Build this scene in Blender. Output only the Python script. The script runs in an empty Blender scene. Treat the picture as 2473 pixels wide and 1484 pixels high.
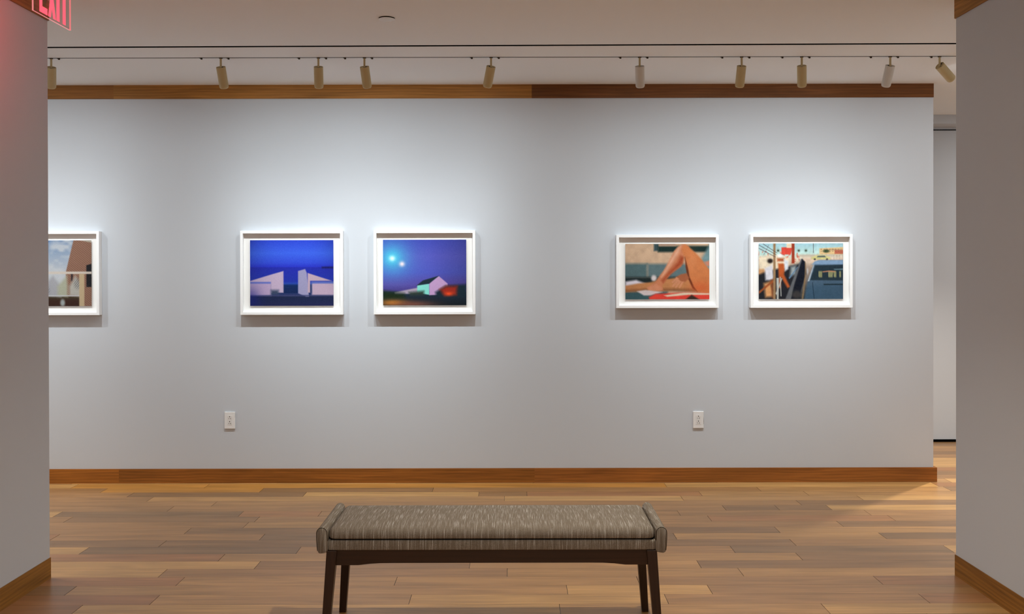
import bpy, bmesh, math, random
import numpy as np
from mathutils import Vector, Matrix

random.seed(7)
rng = np.random.default_rng(11)
scene = bpy.context.scene
COL = scene.collection

# ------------------------------------------------------------------ camera
F = 2350.0          # focal length in pixels of the 2473 px wide frame
CX, HZ = 1237.0, 657.0
CAMZ = 1.43
ROLL = 0.0021
cam_data = bpy.data.cameras.new('camera')
cam_data.sensor_width = 36.0
cam_data.lens = 36.0 * F / 2473.0
PITCH = math.radians(0.3)
cam_data.shift_x = -(CX - 1236.5) / 2473.0
cam_data.shift_y = -(742.0 - HZ - F * math.tan(PITCH)) / 2473.0
cam_data.clip_start = 0.05
cam = bpy.data.objects.new('camera', cam_data)
COL.objects.link(cam)
cam.matrix_world = (Matrix.Translation((0, 0, CAMZ))
                    @ Matrix.Rotation(math.radians(90) - PITCH, 4, 'X')
                    @ Matrix.Rotation(-ROLL, 4, 'Z'))
scene.camera = cam

# ------------------------------------------------------------------ world, exposure, large lights
scene.view_settings.view_transform = 'Standard'
scene.view_settings.look = 'None'
scene.view_settings.gamma = 1.0
scene.view_settings.use_curve_mapping = False
scene.view_settings.exposure = 0.16
world = bpy.data.worlds.new('world')
scene.world = world
world.use_nodes = True
world.node_tree.nodes['Background'].inputs[0].default_value = (0.9, 0.95, 1.0, 1)
world.node_tree.nodes['Background'].inputs[1].default_value = 0.02


def area_light(name, loc, size, energy, color, rot=(0, 0, 0), size_y=None):
    d = bpy.data.lights.new(name, 'AREA')
    d.energy = energy; d.color = color
    d.shape = 'RECTANGLE'; d.size = size; d.size_y = size_y or size
    o = bpy.data.objects.new(name, d); COL.objects.link(o)
    o.location = loc; o.rotation_euler = rot
    return o


def spot_light(name, loc, target, energy, color, angle, blend=1.0, radius=0.03):
    d = bpy.data.lights.new(name, 'SPOT')
    d.energy = energy; d.color = color
    d.spot_size = math.radians(angle); d.spot_blend = blend
    d.shadow_soft_size = radius
    o = bpy.data.objects.new(name, d); COL.objects.link(o)
    o.location = loc
    o.rotation_euler = (Vector(target) - Vector(loc)).to_track_quat('-Z', 'Y').to_euler()
    return o

WARM = (1.0, 0.94, 0.83)
COOL = (0.88, 0.97, 1.0)
# unseen soft area fills added in the hall, above and behind the camera
area_light('hall_fill_light', (0, 1.0, 2.68), 1.2, 30, WARM)
area_light('hall_fill_light', (0, -1.0, 2.68), 1.2, 22, WARM)
# downlight over the bench (its track is above the frame)
spot_light('bench_downlight', (0.62, 3.80, 2.62), (0.25, 3.95, 0), 128, (1, .93, .80), 112)
# lamp of the room past the wall's end; those after it are added fills
spot_light('side_room_light', (3.30, 7.04, 2.6), (3.20, 6.75, 0.0), 240, (1, .95, .85), 100, radius=0.025)
area_light('side_room_fill_light', (4.6, 7.2, 2.68), 0.8, 12, (.95, 1, 1))  # added cool fill that brightens the far wall and ceiling
area_light('wing_fill_light', (4.2, 5.5, 2.68), 1.2, 22, (1, .96, .90))  # unseen fill added to lift the ceiling from the right wing
spot_light('wing_bounce_fill', (3.9, 5.15, 2.6), (3.9, 5.1, 0), 130, (1, .93, .82), 92)  # added out of view so the wing floor bounces light to the ceiling
spot_light('wing_bounce_fill', (-3.7, 5.15, 2.6), (-3.7, 5.1, 0), 130, (1, .93, .82), 92)  # same added bounce fill for the left wing
spot_light('hall_fill_spot', (0, 1.2, 2.6), (0, 1.4, 0), 110, (1, .93, .82), 80)  # unseen fill spot added to brighten the hall floor
area_light('wing_fill_light', (-4.4, 5.5, 2.68), 1.2, 16, (1, .96, .90))  # unseen soft fill added in the left wing


# ------------------------------------------------------------------ helpers
def lin(*c):
    if len(c) == 1:
        c = c[0]
    return tuple(((v / 255.0) / 12.92 if v / 255.0 <= 0.04045 else ((v / 255.0 + 0.055) / 1.055) ** 2.4) for v in c)


def W(px, py, depth):
    """the point of the room seen at (px, py) of the photograph, at a distance in front of the camera"""
    x = px - (py - HZ) * ROLL; y = py + (px - CX) * ROLL
    return Vector(((x - CX) * depth / F, depth, CAMZ - (y - HZ) * depth / F))


class NT:
    def __init__(self, name):
        self.m = bpy.data.materials.new(name)
        self.m.use_nodes = True
        self.t = self.m.node_tree
        self.b = self.t.nodes['Principled BSDF']

    def n(self, typ, **kw):
        nd = self.t.nodes.new(typ)
        for k, v in kw.items():
            setattr(nd, k, v)
        return nd

    def l(self, a, b):
        self.t.links.new(a, b)


def simple(name, rgb, rough=0.5, metallic=0.0, spec=0.5, emit=None, estr=0.0, noise=None):
    k = NT(name)
    c = lin(rgb)
    k.b.inputs['Base Color'].default_value = (*c, 1)
    k.b.inputs['Roughness'].default_value = rough
    k.b.inputs['Metallic'].default_value = metallic
    k.b.inputs['Specular IOR Level'].default_value = spec
    if emit:
        k.b.inputs['Emission Color'].default_value = (*emit, 1)
        k.b.inputs['Emission Strength'].default_value = estr
    if noise:
        scale, amount, bump = noise
        tc = k.n('ShaderNodeTexCoord')
        nz = k.n('ShaderNodeTexNoise'); nz.inputs['Scale'].default_value = scale
        nz.inputs['Detail'].default_value = 4
        k.l(tc.outputs['Object'], nz.inputs['Vector'])
        mp = k.n('ShaderNodeMapRange')
        mp.inputs['To Min'].default_value = 1 - amount; mp.inputs['To Max'].default_value = 1 + amount
        k.l(nz.outputs['Fac'], mp.inputs['Value'])
        mx = k.n('ShaderNodeVectorMath', operation='SCALE')
        mx.inputs[0].default_value = c
        k.l(mp.outputs['Result'], mx.inputs['Scale'])
        k.l(mx.outputs['Vector'], k.b.inputs['Base Color'])
        if bump:
            bp = k.n('ShaderNodeBump'); bp.inputs['Strength'].default_value = bump
            bp.inputs['Distance'].default_value = 0.002
            nb = k.n('ShaderNodeTexNoise'); nb.inputs['Scale'].default_value = scale * 40
            k.l(tc.outputs['Object'], nb.inputs['Vector'])
            k.l(nb.outputs['Fac'], bp.inputs['Height'])
            k.l(bp.outputs['Normal'], k.b.inputs['Normal'])
    return k.m


def wood(name, rough=0.4, fine=0.16, broad=0.22, spec=0.5, coat=0.0):
    """plank tone from the mesh attribute, grain from the mesh UVs (metres along / across the board)"""
    k = NT(name)
    at = k.n('ShaderNodeAttribute'); at.attribute_name = 'tone'
    uv = k.n('ShaderNodeUVMap'); uv.uv_map = 'UVMap'

    def nz(sx, sy, det, dist=0.0):
        mp = k.n('ShaderNodeMapping'); mp.inputs['Scale'].default_value = (sx, sy, 1)
        k.l(uv.outputs['UV'], mp.inputs['Vector'])
        t = k.n('ShaderNodeTexNoise'); t.inputs['Scale'].default_value = 1.0
        t.inputs['Detail'].default_value = det; t.inputs['Distortion'].default_value = dist
        k.l(mp.outputs['Vector'], t.inputs['Vector'])
        return t.outputs['Fac']

    def rng_(sock, lo, hi, a=0.3, b=0.7):
        r = k.n('ShaderNodeMapRange')
        r.inputs['From Min'].default_value = a; r.inputs['From Max'].default_value = b
        r.inputs['To Min'].default_value = lo; r.inputs['To Max'].default_value = hi
        k.l(sock, r.inputs['Value'])
        return r.outputs['Result']
    a = rng_(nz(1.6, 16, 3, 0.8), 1 - broad, 1 + broad * 0.8)
    b = rng_(nz(4, 170, 4), 1 - fine, 1 + fine * 0.7)
    # cathedral figure: bands bent by a slow noise
    wv = k.n('ShaderNodeTexWave'); wv.wave_type = 'BANDS'; wv.bands_direction = 'Y'
    mp = k.n('ShaderNodeMapping'); mp.inputs['Scale'].default_value = (0.9, 7, 1)
    k.l(uv.outputs['UV'], mp.inputs['Vector'])
    k.l(mp.outputs['Vector'], wv.inputs['Vector'])
    wv.inputs['Scale'].default_value = 2.2; wv.inputs['Distortion'].default_value = 7
    wv.inputs['Detail'].default_value = 2; wv.inputs['Detail Scale'].default_value = 0.7
    c = rng_(wv.outputs['Fac'], 1 - fine * 0.9, 1.0, 0, 1)
    m1 = k.n('ShaderNodeMath', operation='MULTIPLY'); k.l(a, m1.inputs[0]); k.l(b, m1.inputs[1])
    m2 = k.n('ShaderNodeMath', operation='MULTIPLY'); k.l(m1.outputs[0], m2.inputs[0]); k.l(c, m2.inputs[1])
    sc = k.n('ShaderNodeVectorMath', operation='SCALE')
    k.l(at.outputs['Color'], sc.inputs[0]); k.l(m2.outputs[0], sc.inputs['Scale'])
    k.l(sc.outputs['Vector'], k.b.inputs['Base Color'])
    k.b.inputs['Roughness'].default_value = rough
    k.b.inputs['Specular IOR Level'].default_value = spec
    k.b.inputs['Coat Weight'].default_value = coat
    k.b.inputs['Coat Roughness'].default_value = 0.25
    bp = k.n('ShaderNodeBump'); bp.inputs['Strength'].default_value = 0.06
    bp.inputs['Distance'].default_value = 0.001
    k.l(b, bp.inputs['Height']); k.l(bp.outputs['Normal'], k.b.inputs['Normal'])
    return k.m


def fabric_mat():
    k = NT('heathered_tweed')
    tc = k.n('ShaderNodeTexCoord')

    def nz(s, det, scale=1.0):
        mp = k.n('ShaderNodeMapping'); mp.inputs['Scale'].default_value = s
        k.l(tc.outputs['Object'], mp.inputs['Vector'])
        t = k.n('ShaderNodeTexNoise'); t.inputs['Scale'].default_value = scale
        t.inputs['Detail'].default_value = det
        k.l(mp.outputs['Vector'], t.inputs['Vector'])
        return t.outputs['Fac']
    streak = nz((420, 11, 11), 3)
    streak2 = nz((110, 7, 7), 2)
    weave = nz((500, 700, 700), 1)
    s1 = k.n('ShaderNodeMapRange'); k.l(streak, s1.inputs['Value'])
    s1.inputs['From Min'].default_value = 0.5; s1.inputs['From Max'].default_value = 0.75
    s2 = k.n('ShaderNodeMapRange'); k.l(streak2, s2.inputs['Value'])
    s2.inputs['From Min'].default_value = 0.35; s2.inputs['From Max'].default_value = 0.7
    s2.inputs['To Min'].default_value = 0.35; s2.inputs['To Max'].default_value = 1.0
    mu = k.n('ShaderNodeMath', operation='MULTIPLY'); mu.use_clamp = True
    k.l(s1.outputs[0], mu.inputs[0]); k.l(s2.outputs[0], mu.inputs[1])
    mx = k.n('ShaderNodeMix', data_type='RGBA')
    k.l(mu.outputs[0], mx.inputs['Factor'])
    mx.inputs['A'].default_value = (*lin(122, 111, 98), 1)
    mx.inputs['B'].default_value = (*lin(212, 209, 202), 1)
    wm = k.n('ShaderNodeMapRange'); k.l(weave, wm.inputs['Value'])
    wm.inputs['From Min'].default_value = 0.3; wm.inputs['From Max'].default_value = 0.7
    wm.inputs['To Min'].default_value = 0.68; wm.inputs['To Max'].default_value = 1.2
    sc = k.n('ShaderNodeVectorMath', operation='SCALE')
    k.l(mx.outputs['Result'], sc.inputs[0]); k.l(wm.outputs[0], sc.inputs['Scale'])
    k.l(sc.outputs['Vector'], k.b.inputs['Base Color'])
    k.b.inputs['Roughness'].default_value = 0.95
    k.b.inputs['Specular IOR Level'].default_value = 0.1
    bp = k.n('ShaderNodeBump'); bp.inputs['Strength'].default_value = 0.5
    bp.inputs['Distance'].default_value = 0.0012
    k.l(weave, bp.inputs['Height']); k.l(bp.outputs['Normal'], k.b.inputs['Normal'])
    return k.m


M = {}
M['wall'] = simple('grey_wall_paint', (199, 203, 209), 0.7, spec=0.2, noise=(1.5, 0.006, 0.04))
M['ceiling'] = simple('ceiling_plaster', (240, 242, 243), 0.9, spec=0.1, noise=(1.2, 0.006, 0.03))
M['black'] = simple('black_recess', (3, 3, 3), 0.9, spec=0.0)
M['trackmetal'] = simple('track_metal', (70, 62, 56), 0.5, metallic=0.3)
M['floor'] = wood('oak_floor', rough=0.33, fine=0.17, broad=0.23, spec=0.45)
M['trim'] = wood('oak_trim', rough=0.5, fine=0.22, broad=0.24, spec=0.25)
M['darkwood'] = wood('walnut_stained_wood', rough=0.35, fine=0.2, broad=0.15, spec=0.5)
M['fabric'] = fabric_mat()
M['seam'] = simple('piping_cord', (58, 50, 42), 0.9, spec=0.1, noise=(60, 0.1, 0))
M['frame'] = simple('white_lacquer', (244, 244, 244), 0.45, spec=0.4, noise=(4, 0.005, 0))
M['mat'] = simple('white_mat_board', (240, 238, 235), 0.9, spec=0.1, noise=(6, 0.005, 0))
M['cream'] = simple('aged_cream_enamel', (196, 178, 134), 0.5, spec=0.35, noise=(14, 0.04, 0))
M['white_enamel'] = simple('white_enamel', (214, 212, 206), 0.5, spec=0.35, noise=(14, 0.02, 0))
M['clip'] = simple('dark_bronze_metal', (62, 50, 34), 0.5, metallic=0.4, noise=(30, 0.05, 0))
M['plastic'] = simple('white_outlet_plastic', (232, 231, 230), 0.35, noise=(20, 0.01, 0))
M['plastic_in'] = simple('white_socket_plastic', (226, 224, 222), 0.35, noise=(20, 0.01, 0))
M['hole'] = simple('socket_slot_dark', (40, 28, 24), 0.7)
M['lens'] = simple('lamp_lens', (230, 240, 255), 0.3, emit=(0.9, 0.96, 1.0), estr=6)
M['disc'] = simple('painted_disc', (225, 225, 222), 0.5, noise=(20, 0.01, 0))
M['exit_red'] = simple('exit_letter_red', (200, 40, 55), 0.4, emit=(1.0, 0.085, 0.13), estr=1.25)
M['exit_edge'] = simple('lit_acrylic_edge', (235, 150, 150), 0.3, emit=(1.0, 0.30, 0.32), estr=0.55)
M['exit_box'] = simple('brushed_aluminium', (170, 168, 165), 0.35, metallic=0.8, noise=(40, 0.03, 0))


def acrylic():
    k = NT('clear_acrylic')
    tr = k.n('ShaderNodeBsdfTransparent'); tr.inputs[0].default_value = (0.95, 0.90, 0.90, 1)
    gl = k.n('ShaderNodeBsdfGlossy'); gl.inputs['Roughness'].default_value = 0.08
    mx = k.n('ShaderNodeMixShader'); mx.inputs[0].default_value = 0.05
    k.l(tr.outputs[0], mx.inputs[1]); k.l(gl.outputs[0], mx.inputs[2])
    out = k.t.nodes['Material Output']
    k.l(mx.outputs[0], out.inputs['Surface'])
    return k.m


M['acrylic'] = acrylic()


def printmat():
    k = NT('photographic_print')
    at = k.n('ShaderNodeAttribute'); at.attribute_name = 'ink'
    k.l(at.outputs['Color'], k.b.inputs['Base Color'])
    k.b.inputs['Roughness'].default_value = 0.25
    k.b.inputs['Specular IOR Level'].default_value = 0.25
    return k.m


M['print'] = printmat()


class MB:
    """collects faces with a tone, UVs and a material slot, then links them as one mesh object"""
    def __init__(self):
        self.v = []; self.f = []; self.tone = []; self.uv = []; self.mi = []

    def face(self, pts, tone=(1, 1, 1), uv=None, mi=0):
        i = len(self.v)
        self.v += [tuple(p) for p in pts]
        self.f.append(list(range(i, i + len(pts))))
        self.tone.append(tone); self.mi.append(mi)
        self.uv.append(uv or [(p[0], p[2]) for p in pts])

    def box(self, lo, hi, tone=(1, 1, 1), along='x', off=(0, 0), mi=0):
        x0, y0, z0 = lo; x1, y1, z1 = hi
        P = [(x0, y0, z0), (x1, y0, z0), (x1, y1, z0), (x0, y1, z0), (x0, y0, z1), (x1, y0, z1), (x1, y1, z1), (x0, y1, z1)]
        for q, ax in (((0, 1, 5, 4), 'y'), ((2, 3, 7, 6), 'y'), ((1, 2, 6, 5), 'x'), ((3, 0, 4, 7), 'x'), ((4, 5, 6, 7), 'z'), ((3, 2, 1, 0), 'z')):
            pts = [P[i] for i in q]
            ai = 'xyz'.index(along)
            rest = [i for i in range(3) if i != ai and 'xyz'[i] != ax] or [i for i in range(3) if i != ai][:1]
            uv = [(p[ai] + off[0], p[rest[0]] + off[1]) for p in pts]
            self.face(pts, tone, uv, mi)

    def build(self, name, mats, parent=None, smooth=False, bevel=0.0, merge=True, loc=None, segs=2):
        me = bpy.data.meshes.new(name)
        me.from_pydata(self.v, [], self.f)
        ca = me.color_attributes.new('tone', 'FLOAT_COLOR', 'CORNER')
        ul = me.uv_layers.new(name='UVMap')
        li = 0
        for fi, f in enumerate(self.f):
            t = self.tone[fi]
            for j in range(len(f)):
                ca.data[li].color = (t[0], t[1], t[2], 1)
                ul.data[li].uv = self.uv[fi][j]
                li += 1
        if not isinstance(mats, (list, tuple)):
            mats = [mats]
        for m in mats:
            me.materials.append(m)
        for p, mi in zip(me.polygons, self.mi):
            p.material_index = mi
            p.use_smooth = smooth
        if merge:
            bm = bmesh.new(); bm.from_mesh(me)
            bmesh.ops.remove_doubles(bm, verts=bm.verts, dist=1e-6)
            bmesh.ops.recalc_face_normals(bm, faces=bm.faces)
            bm.to_mesh(me); bm.free()
        o = bpy.data.objects.new(name, me); COL.objects.link(o)
        if loc:
            o.location = loc
        if parent:
            o.parent = parent
        if bevel:
            md = o.modifiers.new('bevel', 'BEVEL'); md.width = bevel; md.segments = segs
            md.limit_method = 'ANGLE'; md.angle_limit = math.radians(35)
        return o

    def loft(self, rings, tone=(1, 1, 1), cap=True, closed=True):
        """rings: lists of equally many points"""
        n = len(rings[0])
        for a, b in zip(rings[:-1], rings[1:]):
            for i in range(n if closed else n - 1):
                j = (i + 1) % n
                self.face([a[i], a[j], b[j], b[i]], tone)
        if cap:
            self.face(list(reversed(rings[0])), tone); self.face(rings[-1], tone)


def tube(mb, pts, r, n=8):
    rings = []
    for i, p in enumerate(pts):
        p = Vector(p)
        a = Vector(pts[max(i - 1, 0)]); b = Vector(pts[min(i + 1, len(pts) - 1)])
        d = (b - a).normalized()
        u = d.orthogonal().normalized() if abs(d.y) > 0.9 else d.cross(Vector((0, 1, 0))).normalized()
        w = d.cross(u)
        rings.append([tuple(p + u * math.cos(t) * r + w * math.sin(t) * r) for t in [2 * math.pi * k / n for k in range(n)]])
    mb.loft(rings)


def lathe(mb, prof, n=40, mi=0, cap=True):
    """prof: (radius, z) list, turned about z"""
    rings = [[(r * math.cos(2 * math.pi * k / n), r * math.sin(2 * math.pi * k / n), z) for k in range(n)] for r, z in prof]
    for a, b in zip(rings[:-1], rings[1:]):
        for i in range(n):
            j = (i + 1) % n
            mb.face([a[i], a[j], b[j], b[i]], mi=mi)
    if cap:
        mb.face(list(reversed(rings[0])), mi=mi); mb.face(rings[-1], mi=mi)


def empty(name, loc=(0, 0, 0), label=None, cat=None, group=None):
    o = bpy.data.objects.new(name, None); COL.objects.link(o); o.location = loc
    o.empty_display_size = 0.1
    tag(o, label, cat, group)
    return o


def tag(o, label=None, cat=None, group=None):
    if label: o['label'] = label
    if cat: o['category'] = cat
    if group: o['group'] = group
    return o


def struct(o):
    o['kind'] = 'structure'
    return o


# ------------------------------------------------------------------ sizes of the place
YW = 6.60                     # picture wall
XE = (2254 - CX) * YW / F     # its right end
ZC = 2.70                     # ceiling
XL, YL = -2.166, 4.545        # left wall of the hall: inner face, far corner
XR, YR = 2.080, 4.560
YF = 8.13                     # far wall of the room beyond
BH = 0.097                    # baseboard height
CH = 0.093                    # crown board height
X0, X1, Y0, Y1 = -5.6, 6.2, -2.6, YF

# ------------------------------------------------------------------ floor
joint_px = []
for zx, zy in [(572, 1094), (1250, 1168), (627, 1244), (1452, 1024), (1310, 957), (2073, 893), (1785, 831), (680, 772),
               (2407, 772), (1310, 717), (445, 663), (2115, 663), (1515, 613), (557, 518), (2075, 518), (1943, 476), (470, 476),
               (1378, 433), (1732, 392), (1217, 353), (1062, 316), (2460, 316), (850, 280), (2115, 280), (620, 243), (1680, 243),
               (245, 1094)]:
    joint_px.append((zx / 3.342, 1100 + zy / 3.342))
for zx, zy in [(150, 165), (890, 205), (430, 240), (1265, 240), (285, 275), (1690, 275), (1205, 312), (615, 350), (1035, 352),
               (1445, 352), (260, 393), (1750, 393), (500, 433), (1527, 477), (1035, 525), (230, 575), (1860, 570), (1160, 627),
               (680, 675), (2390, 680), (1207, 735), (415, 790), (745, 855), (1825, 920), (503, 993), (160, 1065), (2190, 1065), (1410, 1140)]:
    joint_px.append((1560 + zx / 3.254, 1120 + zy / 3.254))
for zx, zy in [(890, 87), (1175, 115), (1475, 115), (1335, 142), (190, 233), (1118, 565), (1352, 603), (660, 653), (1725, 710),
               (2165, 650), (750, 765), (1680, 828)]:
    joint_px.append((700 + zx / 2.576, 1150 + zy / 2.576))

ROW0, RW = 4.302, 0.1257


def floor_pt(px, py):
    y = py + (px - CX) * ROLL
    d = CAMZ * F / (y - HZ)
    return (px - (py - HZ) * ROLL - CX) * d / F, d


rows = {}
for px, py in joint_px:
    x, d = floor_pt(px, py)
    rows.setdefault(math.floor((d - ROW0) / RW), []).append(x)

# plank tones seen in the photograph: (px, py, kind)  d dark grey-brown, m mid brown, r reddish, l light honey
PAL = {'d': (143, 107, 71), 'k': (134, 102, 69), 'm': (161, 119, 76), 'r': (161, 113, 72), 'l': (195, 149, 92), 'n': (175, 131, 82), 'y': (192, 135, 68)}
tone_px = []
for zx, zy, k in [(300, 1094, 'd'), (900, 1094, 'n'), (240, 1000, 'm'), (900, 957, 'l'), (1600, 957, 'm'), (700, 893, 'm'), (1800, 893, 'l'),
                  (1000, 831, 'r'), (2000, 831, 'n'), (500, 772, 'l'), (1200, 772, 'k'), (900, 717, 'd'), (1800, 717, 'd'),
                  (430, 663, 'r'), (1200, 663, 'm'), (2300, 663, 'k'), (1000, 613, 'm'), (1800, 613, 'n'), (1000, 565, 'm'), (450, 518, 'm'),
                  (1300, 518, 'd'), (2200, 518, 'n'), (1000, 476, 'k'), (2200, 476, 'r'), (1000, 433, 'm'), (1900, 433, 'd'),
                  (900, 392, 'm'), (2000, 392, 'd'), (800, 353, 'm'), (1800, 353, 'n'), (700, 316, 'm'), (1600, 316, 'd'), (2470, 316, 'l'),
                  (600, 280, 'm'), (1500, 280, 'y'), (500, 243, 'l'), (1000, 243, 'y'), (1900, 243, 'y'), (1800, 1024, 'n'), (1000, 1024, 'r'),
                  (1700, 1168, 'n'), (600, 1168, 'r'), (1500, 1244, 'l'), (300, 1244, 'r')]:
    tone_px.append((zx / 3.342, 1100 + zy / 3.342, k))
for zx, zy, k in [(80, 165, 'y'), (600, 165, 'l'), (500, 205, 'm'), (1400, 205, 'n'), (200, 240, 'r'), (800, 240, 'n'), (1600, 240, 'n'),
                  (150, 275, 'l'), (900, 275, 'n'), (2000, 275, 'l'), (700, 312, 'm'), (1700, 312, 'd'), (300, 350, 'm'), (800, 350, 'd'),
                  (1200, 350, 'd'), (1900, 352, 'l'), (150, 393, 'm'), (900, 393, 'm'), (1900, 393, 'm'), (300, 433, 'm'), (1200, 433, 'r'),
                  (800, 477, 'm'), (1900, 477, 'd'), (600, 525, 'd'), (1600, 525, 'n'), (600, 575, 'm'), (1200, 575, 'n'), (2100, 570, 'k'),
                  (700, 627, 'd'), (1700, 627, 'm'), (400, 675, 'm'), (1500, 675, 'k'), (800, 735, 'n'), (1700, 735, 'd'), (300, 790, 'n'),
                  (600, 790, 'd'), (400, 855, 'n'), (1300, 855, 'n'), (1200, 920, 'm'), (2100, 920, 'r'), (300, 993, 'l'), (1000, 993, 'm'),
                  (600, 1065, 'n'), (1500, 1065, 'm'), (2300, 1065, 'r'), (1000, 1140, 'n'), (1800, 1140, 'l')]:
    tone_px.append((1560 + zx / 3.254, 1120 + zy / 3.254, k))
tone_at = []
for px, py, k in tone_px:
    x, d = floor_pt(px, py)
    tone_at.append((x, math.floor((d - ROW0) / RW), k))

fl = MB()
fl.box((X0 - .1, Y0 - .1, -0.12), (X1 + .1, Y1 + .1, -0.0025), (0.02, 0.012, 0.008))
r = random.Random(5)
k0 = math.floor((Y0 - ROW0) / RW); k1 = math.floor((Y1 - ROW0) / RW) + 1
for k in range(k0, k1 + 1):
    ya, yb = max(ROW0 + k * RW, Y0), min(ROW0 + (k + 1) * RW, Y1)
    if yb <= ya:
        continue
    js = sorted(rows.get(k, []))
    ends = []
    x = X0 - r.uniform(0, 1.5)
    first = js[0] if js else None
    lst = []
    if js:
        x = js[0]
        while x > X0:
            x -= r.uniform(0.9, 2.2); lst.append(x)
        lst = sorted(lst)
        lst += js
        x = js[-1]
        # long gaps between joints were plain in the photograph: fill only very long ones
        while x < X1:
            x += r.uniform(1.0, 2.2); lst.append(x)
    else:
        while x < X1:
            lst.append(x); x += r.uniform(0.9, 2.2)
        lst.append(x)
    for a, b in zip(lst[:-1], lst[1:]):
        a, b = max(a, X0), min(b, X1)
        if b - a < 0.02:
            continue
        kk = None
        for tx, tk, tn in tone_at:
            if tk == k and a <= tx <= b:
                kk = tn
        if kk is None:
            kk = r.choice('mmnnrldn')
        c = lin(PAL[kk]); g = r.uniform(0.95, 1.06)
        c = tuple(v * g for v in c)
        e, s = 0.0011, 0.0004
        ox, oy = r.uniform(0, 50), r.uniform(0, 50)
        P = [(a + e, ya + s, 0), (b - e, ya + s, 0), (b - e, yb - s, 0), (a + e, yb - s, 0)]
        fl.face(P, c, [(p[0] + ox, p[1] + oy) for p in P])
        for i in range(4):
            p, q = P[i], P[(i + 1) % 4]
            fl.face([(p[0], p[1], -0.0025), (q[0], q[1], -0.0025), q, p], tuple(v * 0.3 for v in c))
struct(fl.build('floor', M['floor'], merge=False))

# ------------------------------------------------------------------ ceiling with two slots
SL, SR = 5.488, 5.440    # reveal slot distance at its left / right end (it runs very slightly askew)
XS0, XS1 = X0, X1


def slot_y(x, off=0.0):
    t = (x - XL * 1.2) / (5.0)
    return SL + (SR - SL) * t + off


YT = 5.762
ce = MB()


def slab(fa, fb, z0, z1, mb=ce):
    pts = [(X0, fa(X0)), (X1, fa(X1)), (X1, fb(X1)), (X0, fb(X0))]
    lo = [(p[0], p[1], z0) for p in pts]; hi = [(p[0], p[1], z1) for p in pts]
    mb.face(list(reversed(lo))); mb.face(hi)
    for i in range(4):
        j = (i + 1) % 4
        mb.face([lo[i], lo[j], hi[j], hi[i]])


slab(lambda x: Y0 - .1, lambda x: slot_y(x, -0.016), ZC, ZC + 0.12)
slab(lambda x: slot_y(x, 0.016), lambda x: YT - 0.011, ZC, ZC + 0.12)
slab(lambda x: YT + 0.011, lambda x: Y1 + .1, ZC, ZC + 0.12)
slab(lambda x: slot_y(x, -0.03), lambda x: YT + 0.03, ZC + 0.10, ZC + 0.14)
struct(ce.build('ceiling', M['ceiling'], merge=False))
rv = MB(); slab(lambda x: slot_y(x, -0.0158), lambda x: slot_y(x, 0.0158), ZC + 0.0005, ZC + 0.09, rv)
struct(rv.build('trim_1', M['black'], merge=False))

# ------------------------------------------------------------------ walls
def wallbox(name, lo, hi, mat='wall'):
    b = MB(); b.box(lo, hi)
    return struct(b.build(name, M[mat]))


wallbox('wall_front', (X0, YW, 0), (XE, YW + 0.16, ZC))
wallbox('wall_left', (X0, Y0, 0), (XL, YL, ZC))
wallbox('wall_right', (XR, Y0, 0), (X1, YR, ZC))
wallbox('wall_far', (X0, YF, 0), (X1, YF + 0.12, ZC))
wallbox('wall_rear', (XL, Y0 - 0.12, 0), (XR, Y0, ZC))
wallbox('wall_side', (X0 - 0.12, YL, 0), (X0, YF, ZC))
wallbox('wall_end', (X1, YR, 0), (X1 + 0.12, YF, ZC))
# dropped soffit in front of the far wall, with the dark reveal under it
wallbox('trim_2', (XE + 0.1, 7.91, 2.628), (X1, YF, ZC))
wallbox('trim_3', (XE + 0.1, YF - 0.004, 2.604), (X1, YF, 2.611), 'black')
wallbox('baseboard_far', (X0, YF - 0.006, 0), (X1, YF, 0.021), 'black')


def board_run(name, boards, along):
    b = MB()
    rr = random.Random(hash(name) % 1000 if False else len(name) * 13)
    for lo, hi, tone in boards:
        b.box(lo, hi, lin(tone), along, (rr.uniform(0, 40), rr.uniform(0, 40)))
    return struct(b.build(name, M['trim'], merge=False, bevel=0.0015, segs=1))


T = 0.014
wx = lambda px: (px - CX) * YW / F
board_run('trim_4', [((X0, YW - 0.006, ZC - CH), (wx(277), YW, ZC), (150, 98, 44)),
                     ((wx(277), YW - 0.006, ZC - CH), (wx(1285), YW, ZC), (176, 120, 56)),
                     ((wx(1285), YW - 0.007, ZC - CH), (XE, YW, ZC), (124, 76, 36))], 'x')
board_run('baseboard_front', [((X0, YW - T, 0), (wx(287), YW, BH), (164, 100, 38)),
                              ((wx(287), YW - T, 0), (wx(1290), YW, BH), (150, 92, 36)),
                              ((wx(1290), YW - T, 0), (XE + 0.02, YW, BH), (160, 98, 42)),
                              ((XE, YW, 0), (XE + 0.02, YW + 0.16, BH), (140, 84, 36))], 'x')
board_run('baseboard_left', [((XL, Y0, 0), (XL + .004, YL + .004, BH), (152, 104, 44)),
                             ((X0, YL, 0), (XL, YL + .004, BH), (152, 104, 44))], 'y')
board_run('baseboard_right', [((XR - .004, Y0, 0), (XR, YR + .004, BH), (152, 102, 42)),
                              ((XR, YR, 0), (X1, YR + .004, BH), (152, 102, 42))], 'y')
board_run('trim_5', [((XL, Y0, ZC - CH), (XL + 0.008, YL + 0.002, ZC), (160, 108, 50)),
                     ((X0, YL, ZC - CH), (XL, YL + 0.008, ZC), (160, 108, 50))], 'y')
board_run('trim_6', [((XR - 0.008, Y0, ZC - 0.088), (XR, YR + 0.002, ZC), (165, 115, 52)),
                     ((XR, YR, ZC - 0.088), (X1, YR + 0.008, ZC), (165, 115, 52))], 'y')

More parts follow.
